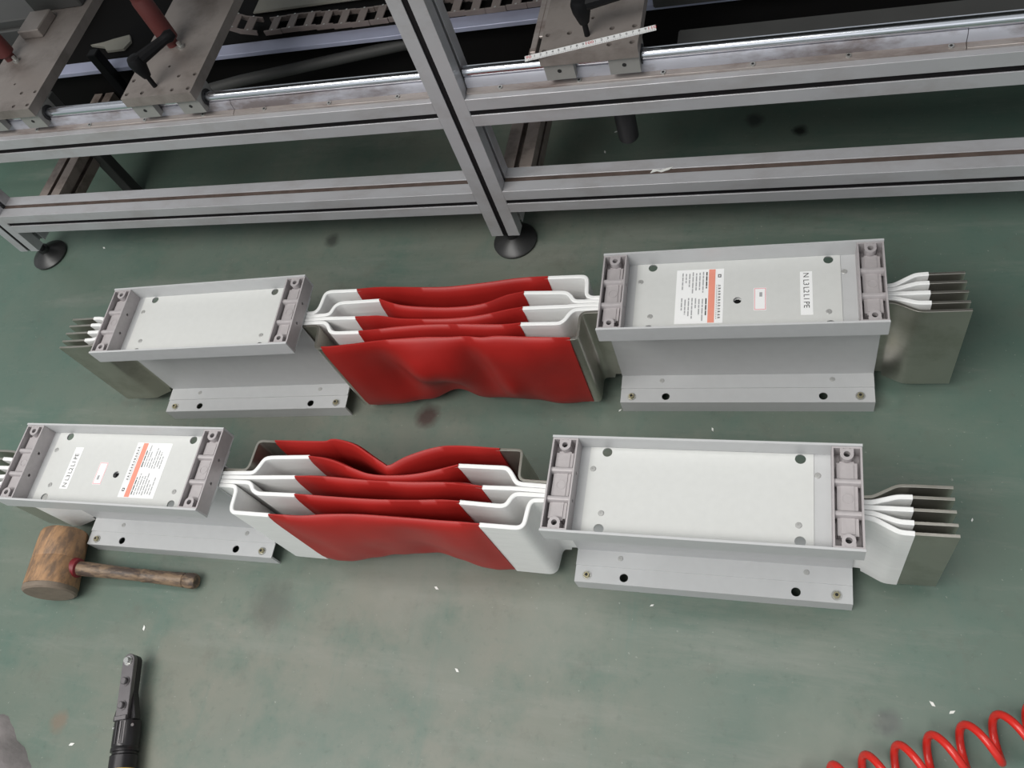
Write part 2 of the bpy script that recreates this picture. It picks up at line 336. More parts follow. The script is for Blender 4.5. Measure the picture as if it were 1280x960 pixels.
# linear rails on the upper beam: support with flange, round chrome rod
for i in range(len(POSTS) - 1):
    a, b = POSTS[i] + PS / 2 + 0.002, POSTS[i + 1] - PS / 2 - 0.002
    if i == 0: cuts = (a, -1.005, b)
    else: cuts = (a, 0.215, b)
    for k in range(2):
        XM = Matrix(((0, 0, 1, 0), (1, 0, 0, 0), (0, 1, 0, 0), (0, 0, 0, 1))); ln_ = cuts[k + 1] - cuts[k] - 0.001
        mb = MB(); mb.prism([(-0.021, 0), (0.021, 0), (0.021, 0.0045), (0.012, 0.0055), (-0.012, 0.0055), (-0.021, 0.0045)], 0, ln_, T(cuts[k], 1.0865, 0.419) @ XM)
        rs_ = W(mb, 'rail_support', 'rail_support', frame, bevel=0.0005)
        mb = MB(); mb.prism([(-0.0105, 0.0056), (0.0105, 0.0056), (0.0095, 0.0190), (0.006, 0.0235), (-0.006, 0.0235), (-0.0095, 0.0190)], 0, ln_, T(cuts[k], 1.0865, 0.419) @ XM)
        nk = mb.build('rail_neck', 'rail_neck', rs_)
    mb = MB(); mb.lathe([(0.008, 0), (0.0093, 0.001), (0.0093, b - a - 0.001), (0.008, b - a)], T(a, 1.0865, 0.4510) @ Ry(math.pi / 2), 24)
    W(mb, 'rail_rod', 'chrome', frame, label='round chrome guide rod')
    mbs = MB(); x = a + 0.06
    hs = MB(); hs.cyl(0.0042, 0, 0.0025, None, 10); hs.cur = 1; hs.cyl(0.0022, 0.0024, 0.0027, None, 6); hm = hs.mesh('rail_screw', ['zinc', 'hole_dark'])
    while x < b - 0.03:
        s_ = put(hm, 'rail_screw', frame, (0, 0, 0)); s_.matrix_parent_inverse = Matrix.Translation(frame.location).inverted(); s_.location = (x, 1.0705, 0.4236); x += 0.135
deck = MB(); deck.box(POSTS[0] - 0.03, POSTS[2] + 0.03, 0.80, 2.3, 1.25, 1.27); W(deck, 'shade_deck', 'dark_grey', frame, bevel=0.002)  # unseen panel added overhead to shade the bench and nearby floor

# ------------------------------------------------------------------ dark machine bed behind the frame
bed = empty('machine_bed', (-0.5, 1.9, 0)); tag(bed, 'black oily machine bed behind the aluminium workbench', 'machine')
mb = MB(); mb.box(-3.6, 1.8, 1.452, 2.6, 0, 0.285); W(mb, 'bed_body', 'machine_black', bed, bevel=0.004)
mb = MB(); mb.box(-3.6, 1.8, 1.416, 1.4515, 0.274, 0.285); W(mb, 'edge_strip', 'edge_strip', bed, bevel=0.001, label='dull bluish aluminium edge strip')
mb = MB(); mb.box(-1.586, -1.560, 1.392, 1.4158, 0.12, 0.345); W(mb, 'stop_post', 'black_plastic', bed, bevel=0.002)
def slab(name, mat, lab, cat, x0, x1, y0, y1, z0, z1):
    mb = MB(); mb.box(x0, x1, y0, y1, 0, z1 - z0)
    if z1 - z0 > 0.05: mb.box(x0 + 0.03, x1 - 0.03, y0 - 0.012, y0, 0.02, z1 - z0 - 0.02)
    o = mb.build(name, mat, bevel=0.003, loc=(0, 0, z0)); tag(o, lab, cat); return o
slab('cover_box', 'dark_grey', 'dark grey cover box standing on the black machine bed', 'box', -2.3, -1.75, 1.53, 2.0, 0.2856, 0.37)
slab('steel_block', 'dark_grey', 'thick dark grey block on the machine bed beside the tape carriage', 'block', -0.276, -0.122, 1.404, 1.60, 0.2856, 0.312)
slab('steel_block', 'dark_grey', 'thin dark grey block on the machine bed', 'block', -0.105, 0.06, 1.42, 1.60, 0.2856, 0.303)
slab('tin_sheet', 'pale_card', 'dull grey flat sheet behind the cable drag chain', 'sheet', -1.22, -0.60, 1.545, 1.85, 0.2856, 0.2925)
# cable drag chain
chain = empty('cable_drag_chain', (-1.0, 1.5, 0.286)); tag(chain, 'dark cable drag chain with open links lying behind the workbench', 'cable chain')
lk = MB()
for y in (-0.024, 0.020): lk.box(-0.022, 0.022, y, y + 0.004, 0, 0.012)
lk.box(-0.0095, 0.0095, -0.0205, 0.0205, 0.009, 0.012)
lk.cur = 1; lk.cyl(0.003, 0.0119, 0.013, T(0, -0.022, 0), 8); lk.cyl(0.003, 0.0119, 0.013, T(0, 0.022, 0), 8)
lkm = lk.mesh('link', ['chain_grey', 'zinc'], 0.0008)
for i in range(18):
    x = -1.135 + i * 0.0445; p = put(lkm, 'link', chain, (x + 1.0, 0.003 * math.sin(i) + (-0.012 - 0.0012 * i), 0.0005))
for i in range(9):
    a = (i + 1) * 0.24
    put(lkm, 'link', chain, (-1.1795 + 1.0 - 0.16 * math.sin(a) + 0.02, 0.0 - 0.012, 0.16 * (1 - math.cos(a)) + 0.004), rot=(0, a + 0.0, 0))
# dark pipe
pipe = MB()
_pp = [(-2.2, 1.322, 0.2035), (-1.75, 1.324, 0.2035), (-1.45, 1.337, 0.235), (-1.2135, 1.369, 0.25), (-1.02, 1.399, 0.25), (-0.825, 1.429, 0.25), (-0.735, 1.4375, 0.25)]
pipe.tube([Vector(_pp[k]).lerp(Vector(_pp[k + 1]), t / 4) for k in range(6) for t in range(4)] + [_pp[-1]], 0.0125, 12)
o = pipe.build('black_hose', 'dark_grey'); tag(o, 'thick dark grey hose running behind the upper beam', 'hose')

# ------------------------------------------------------------------ sliding carriages
def carriage(label, xc, y1, hz):
    e = empty('carriage', (xc, 1.18, 0.4345)); tag(e, label, 'clamp carriage', 'sliding carriages on the chrome rod')
    w2 = 0.078; y0 = 1.0565 - 1.18; y1 -= 1.18
    holes = [(sx * a, y, 0.0042) for sx in (-1, 1) for a in (0.034, 0.069) for y in (1.068 - 1.18, 1.104 - 1.18)] + [(0.0, 1.133 - 1.18, 0.003), (sx_ := 0.0, y1 - 0.05, 0.005)]
    mb = MB(); mb.plate([(-w2, y0), (w2, y0), (w2, y1), (-w2, y1)], holes, 0.0355, 0.0555); mb.build('plate', 'plate_steel', e, label='brownish steel carriage plate with countersunk holes')
    mb = MB(); mb.box(-w2 + 0.003, w2 - 0.003, y0 + 0.008, y1 - 0.003, 0.034, 0.0356); mb.build('backing_plate', 'dark_grey', e)
    for x in (-0.052, 0.052):
        mb = MB()
        prof = [(0.024, 0.034), (-0.024, 0.034), (-0.024, 0.002), (-0.012, 0.002)] + [(-0.0118 * math.cos(a), 0.0165 + 0.0108 * math.sin(a)) for a in [i * math.pi / 10 for i in range(11)]] + [(0.012, 0.002), (0.024, 0.002)]
        mb.prism(prof, -0.024, 0.024, T(x, 1.0865 - 1.18, 0) @ Matrix(((0, 0, 1, 0), (1, 0, 0, 0), (0, 1, 0, 0), (0, 0, 0, 1))))
        b = mb.build('bearing_block', 'block_aluminium', e)
        sx_ = 1 if x > 0 else -1; h = MB(); h.ring(0.0100, 0.0150, 0, 0.0015, T(x + (0.0242 if sx_ > 0 else -0.0257), 1.0865 - 1.18, 0.0165) @ Ry(math.pi / 2), 18); h.build('seal', 'black_rubber', b)
        h = MB(); h.cyl(0.0035, 0, 0.0006, T(x, 1.0865 - 1.18 - 0.0246, 0.019) @ Rx(-math.pi / 2), 10); h.build('screw_hole', 'hole_dark', b)
    return e
def lever(e, p, d, arm, tilt):
    mb = MB(); px, py, pz = p
    mb.lathe([(0.0045, 0), (0.0045, 0.022), (0.008, 0.024), (0.014, 0.045), (0.015, 0.058), (0.012, 0.066), (0.004, 0.068)], T(px, py, pz), 16)
    a = Vector((px, py, pz + 0.056)); dd = Vector(d).normalized()
    mb.tube([a + dd * t + Vector((0, 0, tilt * t)) for t in [arm * i / 8 for i in range(9)]], 0.01, 10, lambda u: 0.012 - 0.004 * u + (0.003 if 0.8 < u < 0.97 else 0))
    mb.build('clamp_lever', 'black_plastic', e, label='black plastic clamping lever')
def red_post(e, x, y):
    mb = MB(); mb.lathe([(0.011, 0), (0.011, 0.012), (0.018, 0.014), (0.018, 0.10), (0.0165, 0.103), (0.0165, 0.112), (0.018, 0.115), (0.018, 0.30)], T(x, y, 0.0555), 24); r = mb.build('red_post', 'red_tube', e, label='dark red round post')
    mb = MB(); mb.lathe([(0.007, 0), (0.007, 0.005), (0.004, 0.005), (0.004, 0.012)], T(x + 0.024, y - 0.012, 0.0555), 12); mb.build('set_screw', 'zinc', r)
c1 = carriage('steel clamp carriage with a dark grey block, farthest from the paper tape', -1.510, 1.50, 0)
red_post(c1, -0.058, 0.035)
mb = MB(); mb.box(-0.07, 0.06, 0.175, 0.31, 0.0555, 0.13); mb.build('clamp_block', 'dark_grey', c1, bevel=0.003)
mb = MB(); mb.box(-0.055, 0.0, 0.09, 0.155, 0.0555, 0.075); mb.build('spacer_block', 'plate_steel', c1, bevel=0.002)
c2 = carriage('steel clamp carriage with black lever and dark red post in front of it', -1.130, 1.50, 0)
lever(c2, (-0.010, -0.098, 0.0555), (0.55, 0.62, 0), 0.085, 0.05)
red_post(c2, -0.018, 0.015)
mb = MB(); mb.box(-0.05, 0.078, 0.165, 0.24, 0.0555, 0.10); mb.build('clamp_block', 'dark_grey', c2, bevel=0.003)
c3 = carriage('steel clamp carriage carrying the white paper tape and a black lever', -0.318, 1.46, 0)
lever(c3, (-0.004, -0.086, 0.0555), (0.98, 0.1, 0), 0.10, 0.10)
mb = MB(); mb.box(-0.104, -0.094, -0.085, 0.16, 0.012, 0.034); mb.box(-0.094, -0.075, -0.05, 0.16, 0.029, 0.034); mb.build('side_rail', 'rail_support', c3, bevel=0.001)
mb = MB(); mb.lathe([(0.016, -0.214), (0.0185, -0.210), (0.0185, 0.02), (0.012, 0.03), (0.012, 0.034)], T(0.015, 1.142 - 1.18, 0), 20); mb.build('damper_cylinder', 'black_rubber', c3, label='black cylinder hanging below the carriage')

# ruled tape lying across the third carriage plate
A, B = Vector((-0.4165, 1.0535)), Vector((-0.2155, 1.0940)); dv = (B - A); ln = dv.length; ang = math.atan2(dv.y, dv.x)
mt = MB(); mt.box(0, ln, -0.0062, 0.0062, 0, 0.0005)
def mk(cur, x0, x1, y0, y1, z=0.00075):
    mt.cur = cur; mt.add([(x0, y0, z), (x1, y0, z), (x1, y1, z), (x0, y1, z)], [(0, 1, 2, 3)])
step = (ln - 0.012) / 20
for i in range(21):
    x = 0.006 + i * step
    for h in range(5):
        if x + h * step / 5 < ln - 0.002: mk(1, x + h * step / 5, x + h * step / 5 + 0.0003, -0.0060, -0.0036 if h else -0.0026)
    mt.cur = 2 if i % 10 == 0 else 1
    mt.text({0: '90', 10: '100', 20: '110'}.get(i, str(i % 10)), 0.0095 if i % 10 == 0 else 0.0072, T(x, 0.0012, 0.00075))
o = mt.build('ruled_tape', ['sticker_white', 'print_black', 'print_red']); o.location = (A.x, A.y, 0.4903); o.rotation_euler = (0, 0, ang)
tag(o, 'white paper ruler tape with red and black numbers across a carriage plate', 'ruler tape')

# ------------------------------------------------------------------ busbar assemblies
UL_, UW, UH, LIP = 0.419, 0.1465, 0.2727, 0.0334     # length, width, height, channel depth
XH, YH = UL_ / 2, UW / 2
rv = MB(); rv.lathe([(0.0044, 0), (0.0044, 0.0004), (0.0036, 0.0010), (0.0014, 0.0011), (0.0012, 0.0005)], None, 12); RIVET = rv.mesh('rivet', 'painted_rivet')
sc = MB(); sc.cyl(0.0075, 0, 0.0012, None, 16); sc.cur = 2; sc.lathe([(0.0052, 0.0012), (0.0052, 0.0045), (0.0045, 0.0052)], None, 6); sc.cur = 1; sc.cyl(0.0026, 0.005, 0.0054, None, 8); SCREW = sc.mesh('hex_screw', ['zinc', 'hole_dark', 'brass'])
def channel_mesh(up, centre):
    zb = UH - LIP if up else LIP
    mb = MB(); t = 0.0034
    holes = [(sx * 0.133, y, 0.0075) for sx in (-1, 1) for y in (0.062, -0.055)] if up else [(sx * 0.130, y, 0.0070) for sx in (-1, 1) for y in (-0.0615, 0.0615)]
    if up and centre: holes.append((0.0, -0.007, 0.0065))
    z0, z1 = (zb, zb + 0.002) if up else (zb - 0.002, zb)
    mb.plate([(-XH, -YH + t), (XH, -YH + t), (XH, YH - t), (-XH, YH - t)], holes, z0, z1)
    for s_ in (-1, 1):
        a, b = sorted((s_ * YH, s_ * (YH - t)))
        mb.box(-XH, XH, a, b, zb if up else 0, UH if up else zb)
    return mb.mesh('top_channel' if up else 'bottom_channel', 'grey_paint', 0)
TOPC = {k: channel_mesh(True, k) for k in (True, False)}; BOTC = channel_mesh(False, False)
def cover_mesh(centre):
    mb = MB(); holes = [(sx * 0.133, y, 0.0072) for sx in (-1, 1) for y in (0.062, -0.055)]
    if centre: holes.append((0.0, -0.007, 0.0062))
    z = UH - LIP + 0.002
    mb.plate([(-0.158, -YH + 0.0036), (0.150, -YH + 0.0036), (0.150, YH - 0.0036), (-0.158, YH - 0.0036)], holes, z, z + 0.0012); return mb.mesh('cover_plate', 'grey_paint_light')
COVER = {k: cover_mesh(k) for k in (True, False)}
def block_mesh():
    mb = MB(); lx = 0.0375; hw = YH - 0.0037; H = 0.0295; t = 0.0025
    # long walls with two screw holes each, short walls, pocket floor
    for x in (0, lx - t):
        M = T(x, 0, 0) @ Matrix(((0, 0, 1, 0), (1, 0, 0, 0), (0, 1, 0, 0), (0, 0, 0, 1)))
        mb.plate([(-hw, 0), (hw, 0), (hw, H), (-hw, H)], [(-0.021, H * 0.52, 0.0028), (0.021, H * 0.52, 0.0028)], 0, t, M, 10)
    for s_ in (-1, 1):
        a, b = sorted((s_ * hw, s_ * (hw - t))); mb.box(t, lx - t, a, b, 0, H)
    mb.box(t, lx - t, -hw + t, hw - t, 0, 0.006)
    mb.box(t + 0.0035, lx - t - 0.0035, -hw + 0.0195, hw - 0.0195, 0.006, 0.0195)
    mb.box(lx / 2 - 0.009, lx / 2 + 0.009, -hw + 0.017, hw - 0.017, 0.006, 0.0190)
    mb.box(t + 0.008, lx - t - 0.008, -hw + 0.0215, hw - 0.0215, 0.0190, 0.0207)
    for y in (-0.022, 0.022):
        mb.prism([(-0.0048, 0.015), (0.0048, 0.015), (0.0046, 0.0225), (0.0028, 0.0258), (0.0, 0.0265), (-0.0028, 0.0258), (-0.0046, 0.0225)], t, lx - t, T(0, y, 0) @ Matrix(((0, 0, 1, 0), (1, 0, 0, 0), (0, 1, 0, 0), (0, 0, 0, 1))))
    mb.ring(0.0060, 0.0070, 0.0200, 0.0213, T(lx / 2, 0, 0), 16)
    for s_ in (-1, 1):
        y = s_ * (hw - 0.0105)
        mb.ring(0.0042, 0.0085, 0.006, H - 0.0005, T(lx / 2, y, 0), 18)
        a, b = sorted((s_ * (hw - 0.0075), s_ * (hw - t))); 
        mb.box(lx / 2 - 0.0085, lx / 2 - 0.0045, a, b, 0.006, H - 0.0006); mb.box(lx / 2 + 0.0045, lx / 2 + 0.0085, a, b, 0.006, H - 0.0006)
        mb.cur = 1; mb.cyl(0.0042, 0.0195, 0.0203, T(lx / 2, y, 0), 12); mb.cur = 0
    return mb.mesh('end_block', ['cast_aluminium', 'hole_dark'])
BLOCK = block_mesh()
def web_mesh():
    mb = MB(); z0, z1 = LIP, UH - LIP
    for s_ in (-1, 1):
        # Z shaped side sheet: web with a flange turned out along bottom and top
        a, b = 0.0180, 0.0200
        sec = [(b, z0 + 0.002), (0.046, z0 + 0.002), (0.046, z0), (a, z0), (a, z1), (0.046, z1), (0.046, z1 - 0.002), (b, z1 - 0.002)]
        sec = [(s_ * y, z) for y, z in sec]
        mb.prism(sec, -XH, XH, Matrix(((0, 0, 1, 0), (1, 0, 0, 0), (0, 1, 0, 0), (0, 0, 0, 1))))
    return mb.mesh('housing', 'grey_paint')
WEB = web_mesh()
nutb = MB(); nutb.cyl(0.0095, 0, 0.001, None, 20); nutb.lathe([(0.005, 0.001), (0.005, 0.0035), (0.004, 0.004)], None, 6); NUT = nutb.mesh('centre_nut', 'black_plastic')

def sticker(w, h, r0=0.0): 
    mb = MB(); mb.box(-w / 2, w / 2, -h / 2, h / 2, 0, 0.0003); return mb
def quad(mb, cur, x0, x1, y0, y1, z=0.00045):
    mb.cur = cur; mb.add([(x0, y0, z), (x1, y0, z), (x1, y1, z), (x0, y1, z)], [(0, 1, 2, 3)])
def spec_label():
    # written along -y: local up of the print is +x
    mb = sticker(0.073, 0.1015); rnd = random.Random(3)
    quad(mb, 1, 0.0135, 0.0235, -0.050, 0.050)
    y = 0.022                                          # row of illegible title characters and a small emblem
    quad(mb, 3, 0.0275, 0.0325, 0.034, 0.040); quad(mb, 0, 0.0288, 0.0312, 0.0355, 0.0385, 0.0005)
    for i in range(12):
        yy = 0.020 - i * 0.0054
        quad(mb, 3, 0.0285, 0.0292, yy - 0.0038, yy); quad(mb, 3, 0.0305, 0.0312, yy - 0.0034, yy - 0.0004); quad(mb, 3, 0.0288, 0.0322, yy - 0.0024, yy - 0.0016)
        if i % 2: quad(mb, 3, 0.0285, 0.0325, yy - 0.0010, yy - 0.0004)
    for i in range(18):
        yy = 0.020 - i * 0.0036; quad(mb, 2, 0.0256, 0.0266, yy - 0.0026, yy)
    for c0 in (0.046, -0.003):                         # two columns of fine print lines
        for i in range(8):
            x = 0.0105 - i * 0.0053; yy = c0 - rnd.random() * 0.003; end = c0 - 0.018 - rnd.random() * 0.026
            while yy > end:
                l = 0.004 + rnd.random() * 0.008; quad(mb, 2 if i else 3, x - 0.0011, x + 0.0008, max(end, yy - l), yy); yy -= l + 0.0012
    return mb.mesh('rating_label', ['sticker_white', 'sticker_orange', 'print_grey', 'print_black'])
SPEC = spec_label()
ps = sticker(0.0175, 0.079); ps.cur = 1
for i, ch in enumerate(('N', 'L3', 'L2', 'L1', 'PE')): ps.text(ch, 0.0118, T(-0.0005, 0.0325 - 0.0135 * i, 0.00045) @ Rz(-math.pi / 2))
PHASE = ps.mesh('phase_label', ['sticker_white', 'print_black'])
rs = sticker(0.0185, 0.0415); quad(rs, 1, -0.0085, 0.0085, -0.020, 0.020); quad(rs, 0, -0.0072, 0.0072, -0.0185, 0.0185, 0.0005); quad(rs, 2, -0.001, 0.0032, 0.004, 0.012, 0.0006)
QC = rs.mesh('red_bordered_sticker', ['sticker_white', 'sticker_pink', 'print_grey'])

def housing(root, wx, wy, yaw, labels, flip):
    h = put(WEB, 'housing', root, (wx - root.location.x, wy - root.location.y, 0), yaw, 'light grey I shaped steel housing with open top tray')
    put(TOPC[labels], 'top_channel', h); put(BOTC, 'bottom_channel', h); put(COVER[labels], 'cover_plate', h, label='pale grey cover plate')
    zb = UH - LIP + 0.002
    put(BLOCK, 'end_block', h, (-XH + 0.0005, 0, zb)); put(BLOCK, 'end_block', h, (XH - 0.0005, 0, zb), math.pi)
    zt = zb + 0.0012
    for x, y in ((-0.151, 0.035), (-0.132, -0.032), (0.131, -0.033)): put(RIVET, 'rivet', h, (x, y, zt))
    put(RIVET, 'rivet', h, (0.155, 0.039, zb))
    for x in (-0.138, 0.145):
        for s_ in (-1, 1): put(RIVET, 'rivet', h, (x, s_ * 0.031, LIP + 0.002))
    for x in (-0.190, 0.187):
        for s_ in (-1, 1): put(SCREW, 'hex_screw', h, (x, s_ * 0.062, LIP), random.random(), 'brass coloured hex screw')
    if labels:
        k = -1 if flip else 1; rz = math.pi if flip else 0
        put(SPEC, 'rating_label', h, (-0.0575 * k, 0.0035, zt), rz, 'white rating label with an orange band')
        put(PHASE, 'phase_label', h, (0.1005 * k, 0.002, zt), rz, 'white strip label reading N L3 L2 L1 PE')
        put(QC, 'red_bordered_sticker', h, (0.0335 * k, -0.006, zt), rz, 'small white sticker with pink border')
        put(NUT, 'centre_nut', h, (0.0, -0.007, UH - LIP - 0.0045))
    return h

ZT, ZB = 0.2360, 0.0362
STACK = (0.0140, 0.0070, 0.0, -0.0070, -0.0140)
FAN = (0.0330, 0.0172, 0.0, -0.0178, -0.0322)
def chaikin(P, it=2):
    P = [Vector(p) for p in P]
    for _ in range(it):
        Q = [P[0]]
        for i in range(len(P) - 1):
            a, b = P[i], P[i + 1]; l = (b - a).length; d = min(0.25, 0.0032 / max(l, 1e-6))
            Q += [a + (b - a) * d, b - (b - a) * d] if 0 < i < len(P) - 2 else ([a + (b - a) * (1 - d)] if i == 0 else [a + (b - a) * d])
        Q.append(P[-1]); P = Q
    return P
def resample(P, n):
    P = [Vector(p) for p in P]; L = [0]
    for i in range(1, len(P)): L.append(L[-1] + (P[i] - P[i - 1]).length)
    out = []; j = 0
    for k in range(n):
        s_ = L[-1] * k / (n - 1)
        while j < len(P) - 2 and L[j + 1] < s_: j += 1
        t = (s_ - L[j]) / max(1e-9, L[j + 1] - L[j]); out.append(P[j].lerp(P[j + 1], min(1, t)))
    return out
def catmull(P, n):
    P = [Vector(p) for p in P]; P = [P[0] * 2 - P[1]] + P + [P[-1] * 2 - P[-2]]; out = []
    for i in range(1, len(P) - 2):
        for k in range(8):
            t = k / 8; a, b, c, d = P[i - 1], P[i], P[i + 1], P[i + 2]
            out.append(0.5 * ((2 * b) + (c - a) * t + (2 * a - 5 * b + 4 * c - d) * t * t + (3 * b - 3 * c + d - a) * t ** 3))
    out.append(P[-2]); return resample(out, n)
def rect(h, z0, z1, ch=0.0012):
    return lambda u: [(-h, z0), (h, z0), (h, z1 - ch), (h - ch, z1), (-h + ch, z1), (-h, z1 - ch)]
def stepped(h, z0, z1, ch, units):
    def f(u, p):
        deep = True
        for cx, cy, a in units:
            xl = math.cos(a) * (p.x - cx) + math.sin(a) * (p.y - cy)
            if abs(xl) < XH + 0.013: deep = False
        return rect(h, z0 - (0.0125 if deep else 0), z1, ch)(u)
    f.at_point = True; return f
def fine(P, step=0.003):
    P = [Vector(p) for p in P]; out = [P[0]]
    for i in range(len(P) - 1):
        n = max(1, int((P[i + 1] - P[i]).length / step)); out += [P[i].lerp(P[i + 1], (k + 1) / n) for k in range(n)]
    return out
def to_world(u, x, y):
    cx, cy, a = u; c, s_ = math.cos(a), math.sin(a); return Vector((cx + c * x - s_ * y, cy + s_ * x + c * y))
def sleeve_section(kind, seed):
    zr = [0, 0.03, 0.10, 0.2, 0.32, 0.44, 0.56, 0.68, 0.80, 0.90, 0.965, 1.0]
    lift = kind.get('lift', [(0, 0), (0.3, 0.004), (0.7, 0.006), (1, 0)]); bul = kind.get('bulge', [(0, 0), (0.5, 0.004), (1, 0)]); dent = kind.get('dents', [])
    thick = kind.get('thick', 0.0085)
    def f(u):
        e = min(1, min(u, 1 - u) / 0.10); e = e * e * (3 - 2 * e)
        z0 = 0.0235 + lerp_list(lift, u); z1 = 0.2385 + 0.0020 * math.sin(3.1 * u + seed) * e; base = 0.0050 + (thick - 0.0050) * e; A_, B_ = [], []
        for q in zr:
            rnd = math.sqrt(max(0.03, 1 - abs(2 * q - 1) ** 7)) if q > 0.5 else math.sqrt(max(0.10, 1 - abs(2 * q - 1) ** 9))
            wv = noise.noise(Vector((u * 4.2 + seed * 7.3, q * 1.7, seed))) * 0.010 * e * (1 - q) ** 0.5 + noise.noise(Vector((u * 11 + seed, q * 4.0, 4.2))) * 0.0022 * e * (1 - q)
            d = lerp_list(bul, u) * math.sin(math.pi * (1 - q) ** 0.8) * -1 + wv
            for (du, dq, su, sq, am) in dent: d += am * math.exp(-((u - du) / su) ** 2 - ((q - dq) / sq) ** 2)
            z = z0 + (z1 - z0) * q
            A_.append((d + base * rnd, z)); B_.append((d - base * rnd, z))
        return A_ + B_[::-1]
    return f
def assembly(label, uL, uR, paths, pe, kinds, labL, labR, endL, endR):
    root = empty('busbar_assembly', ((uL[0] + uR[0]) / 2, (uL[1] + uR[1]) / 2, 0)); tag(root, label, 'busbar trunking', 'flexible busbar assemblies on the floor')
    ox, oy = root.location.x, root.location.y
    housing(root, *uL, labL, True); housing(root, *uR, labR, False)
    M = T(-ox, -oy, 0)
    for i, (pl, pr, pw) in enumerate(paths):
        f, s_ = FAN[i], STACK[i]; bare = (i == pe)
        # left fan, left stack, spread, sleeve, converge, right stack, right fan
        # white film begins nearer the housing on fan bends
        L0 = [to_world(uL, *p) for p in ((-0.326 - 0.0008 * i, f), (-0.273, f))]
        Lf = [to_world(uL, *p) for p in ((-0.273, f), (-0.254, f * 0.98), (-0.222, s_ * 1.05), (-0.20, s_))]
        Ls = [to_world(uL, 0.20, s_)]
        Rs = [to_world(uR, -0.20, s_)]
        Rf = [to_world(uR, *p) for p in ((0.20, s_), (0.222, s_ * 1.05), (0.253, f * 0.98), (0.2705, f))]
        R0 = [to_world(uR, *p) for p in ((0.2705, f), (0.319 + 0.0008 * i, f))]
        left = Lf + Ls + [Vector(p) for p in pl]; right = [Vector(p) for p in pr] + Rs + Rf
        mid = [Vector(p) for p in pw]
        # whole bar
        sm = catmull(mid, 60)
        mb = MB()
        bl, br = fine(chaikin(L0 + left[1:])) + sm[1:3], sm[-3:-1] + fine(chaikin(right[:-1] + R0)); bar = bl + sm[3:-3] + br
        ll = [0]
        for k in range(1, len(bar)): ll.append(ll[-1] + (bar[k] - bar[k - 1]).length)
        ua, ub = ll[len(bl) - 1] / ll[-1] + 1e-5, ll[len(bl) + len(sm) - 6] / ll[-1] - 1e-5
        full, core = stepped(0.0021, ZB, ZT - 0.0008, 0.0004, (uL, uR)), rect(0.0010, 0.2235, 0.2325, 0.0004)
        sec_ = lambda u, p: core(u) if ua < u < ub else full(u, p)
        sec_.at_point = True; mb.sweep(bar, sec_, M)
        c = mb.build('conductor', 'tin', root, smooth=40, label='bare tinned flat busbar' if bare else 'tinned flat busbar with white insulation')
        if not bare:
            for pth in (left, right):
                mb = MB(); mb.sweep(fine(chaikin(pth, 3)), stepped(0.0034, ZB - 0.0012, ZT + 0.0004, 0.0012, (uL, uR)), M); mb.build('insulation', 'white_film', c, smooth=40, label='glossy white insulating film')
        mb = MB(); mb.sweep(catmull(mid, 56), sleeve_section(kinds[i], i + 3.1 * (1 if pe else 2)), M); mb.build('sleeve', 'red_sleeve', c, smooth=60, label='soft red heat shrink sleeve')
    return root

U = {'UR': (-.0902, .7717, .0365), 'UL': (-1.0528, .7208, .0607), 'LL': (-1.1101, .4179, .0235), 'LR': (-.1251, .4398, .0165)}
# plan of every conductor between the two housings: left spread, right spread, red sleeve (metres)
UP = [
 ([(-0.829, 0.749), (-0.823, 0.760), (-0.821, 0.790), (-0.813, 0.795), (-0.757, 0.797)], [(-0.402, 0.8185), (-0.340, 0.820), (-0.334, 0.814), (-0.331, 0.783), (-0.323, 0.777)], [(-0.757, 0.797), (-0.707, 0.801), (-0.624, 0.800), (-0.575, 0.801), (-0.513, 0.808), (-0.453, 0.816), (-0.402, 0.8185)]),
 ([(-0.804, 0.7445), (-0.797, 0.748), (-0.793, 0.763), (-0.784, 0.770), (-0.706, 0.775)], [(-0.439, 0.788), (-0.368, 0.788), (-0.359, 0.783), (-0.351, 0.771), (-0.342, 0.770)], [(-0.706, 0.775), (-0.663, 0.763), (-0.613, 0.758), (-0.557, 0.757), (-0.508, 0.763), (-0.469, 0.779), (-0.439, 0.788)]),
 ([(-0.802, 0.737), (-0.743, 0.738)], [(-0.436, 0.757), (-0.357, 0.7605), (-0.345, 0.762)], [(-0.743, 0.738), (-0.698, 0.740), (-0.659, 0.734), (-0.607, 0.732), (-0.552, 0.733), (-0.500, 0.740), (-0.436, 0.757)]),
 ([(-0.805, 0.7285), (-0.795, 0.723), (-0.786, 0.709), (-0.776, 0.706), (-0.728, 0.708)], [(-0.434, 0.7255), (-0.368, 0.727), (-0.360, 0.734), (-0.354, 0.747), (-0.346, 0.754)], [(-0.728, 0.708), (-0.694, 0.711), (-0.651, 0.716), (-0.596, 0.720), (-0.526, 0.721), (-0.466, 0.721), (-0.434, 0.7255)]),
 ([(-0.818, 0.7215), (-0.812, 0.718), (-0.8065, 0.678), (-0.800, 0.6745), (-0.792, 0.675)], [(-0.346, 0.6975), (-0.338, 0.698), (-0.3345, 0.701), (-0.336, 0.743), (-0.330, 0.7485)], [(-0.792, 0.675), (-0.763, 0.676), (-0.687, 0.685), (-0.644, 0.691), (-0.594, 0.695), (-0.536, 0.695), (-0.498, 0.695), (-0.469, 0.699), (-0.418, 0.698), (-0.346, 0.6975)]),
]
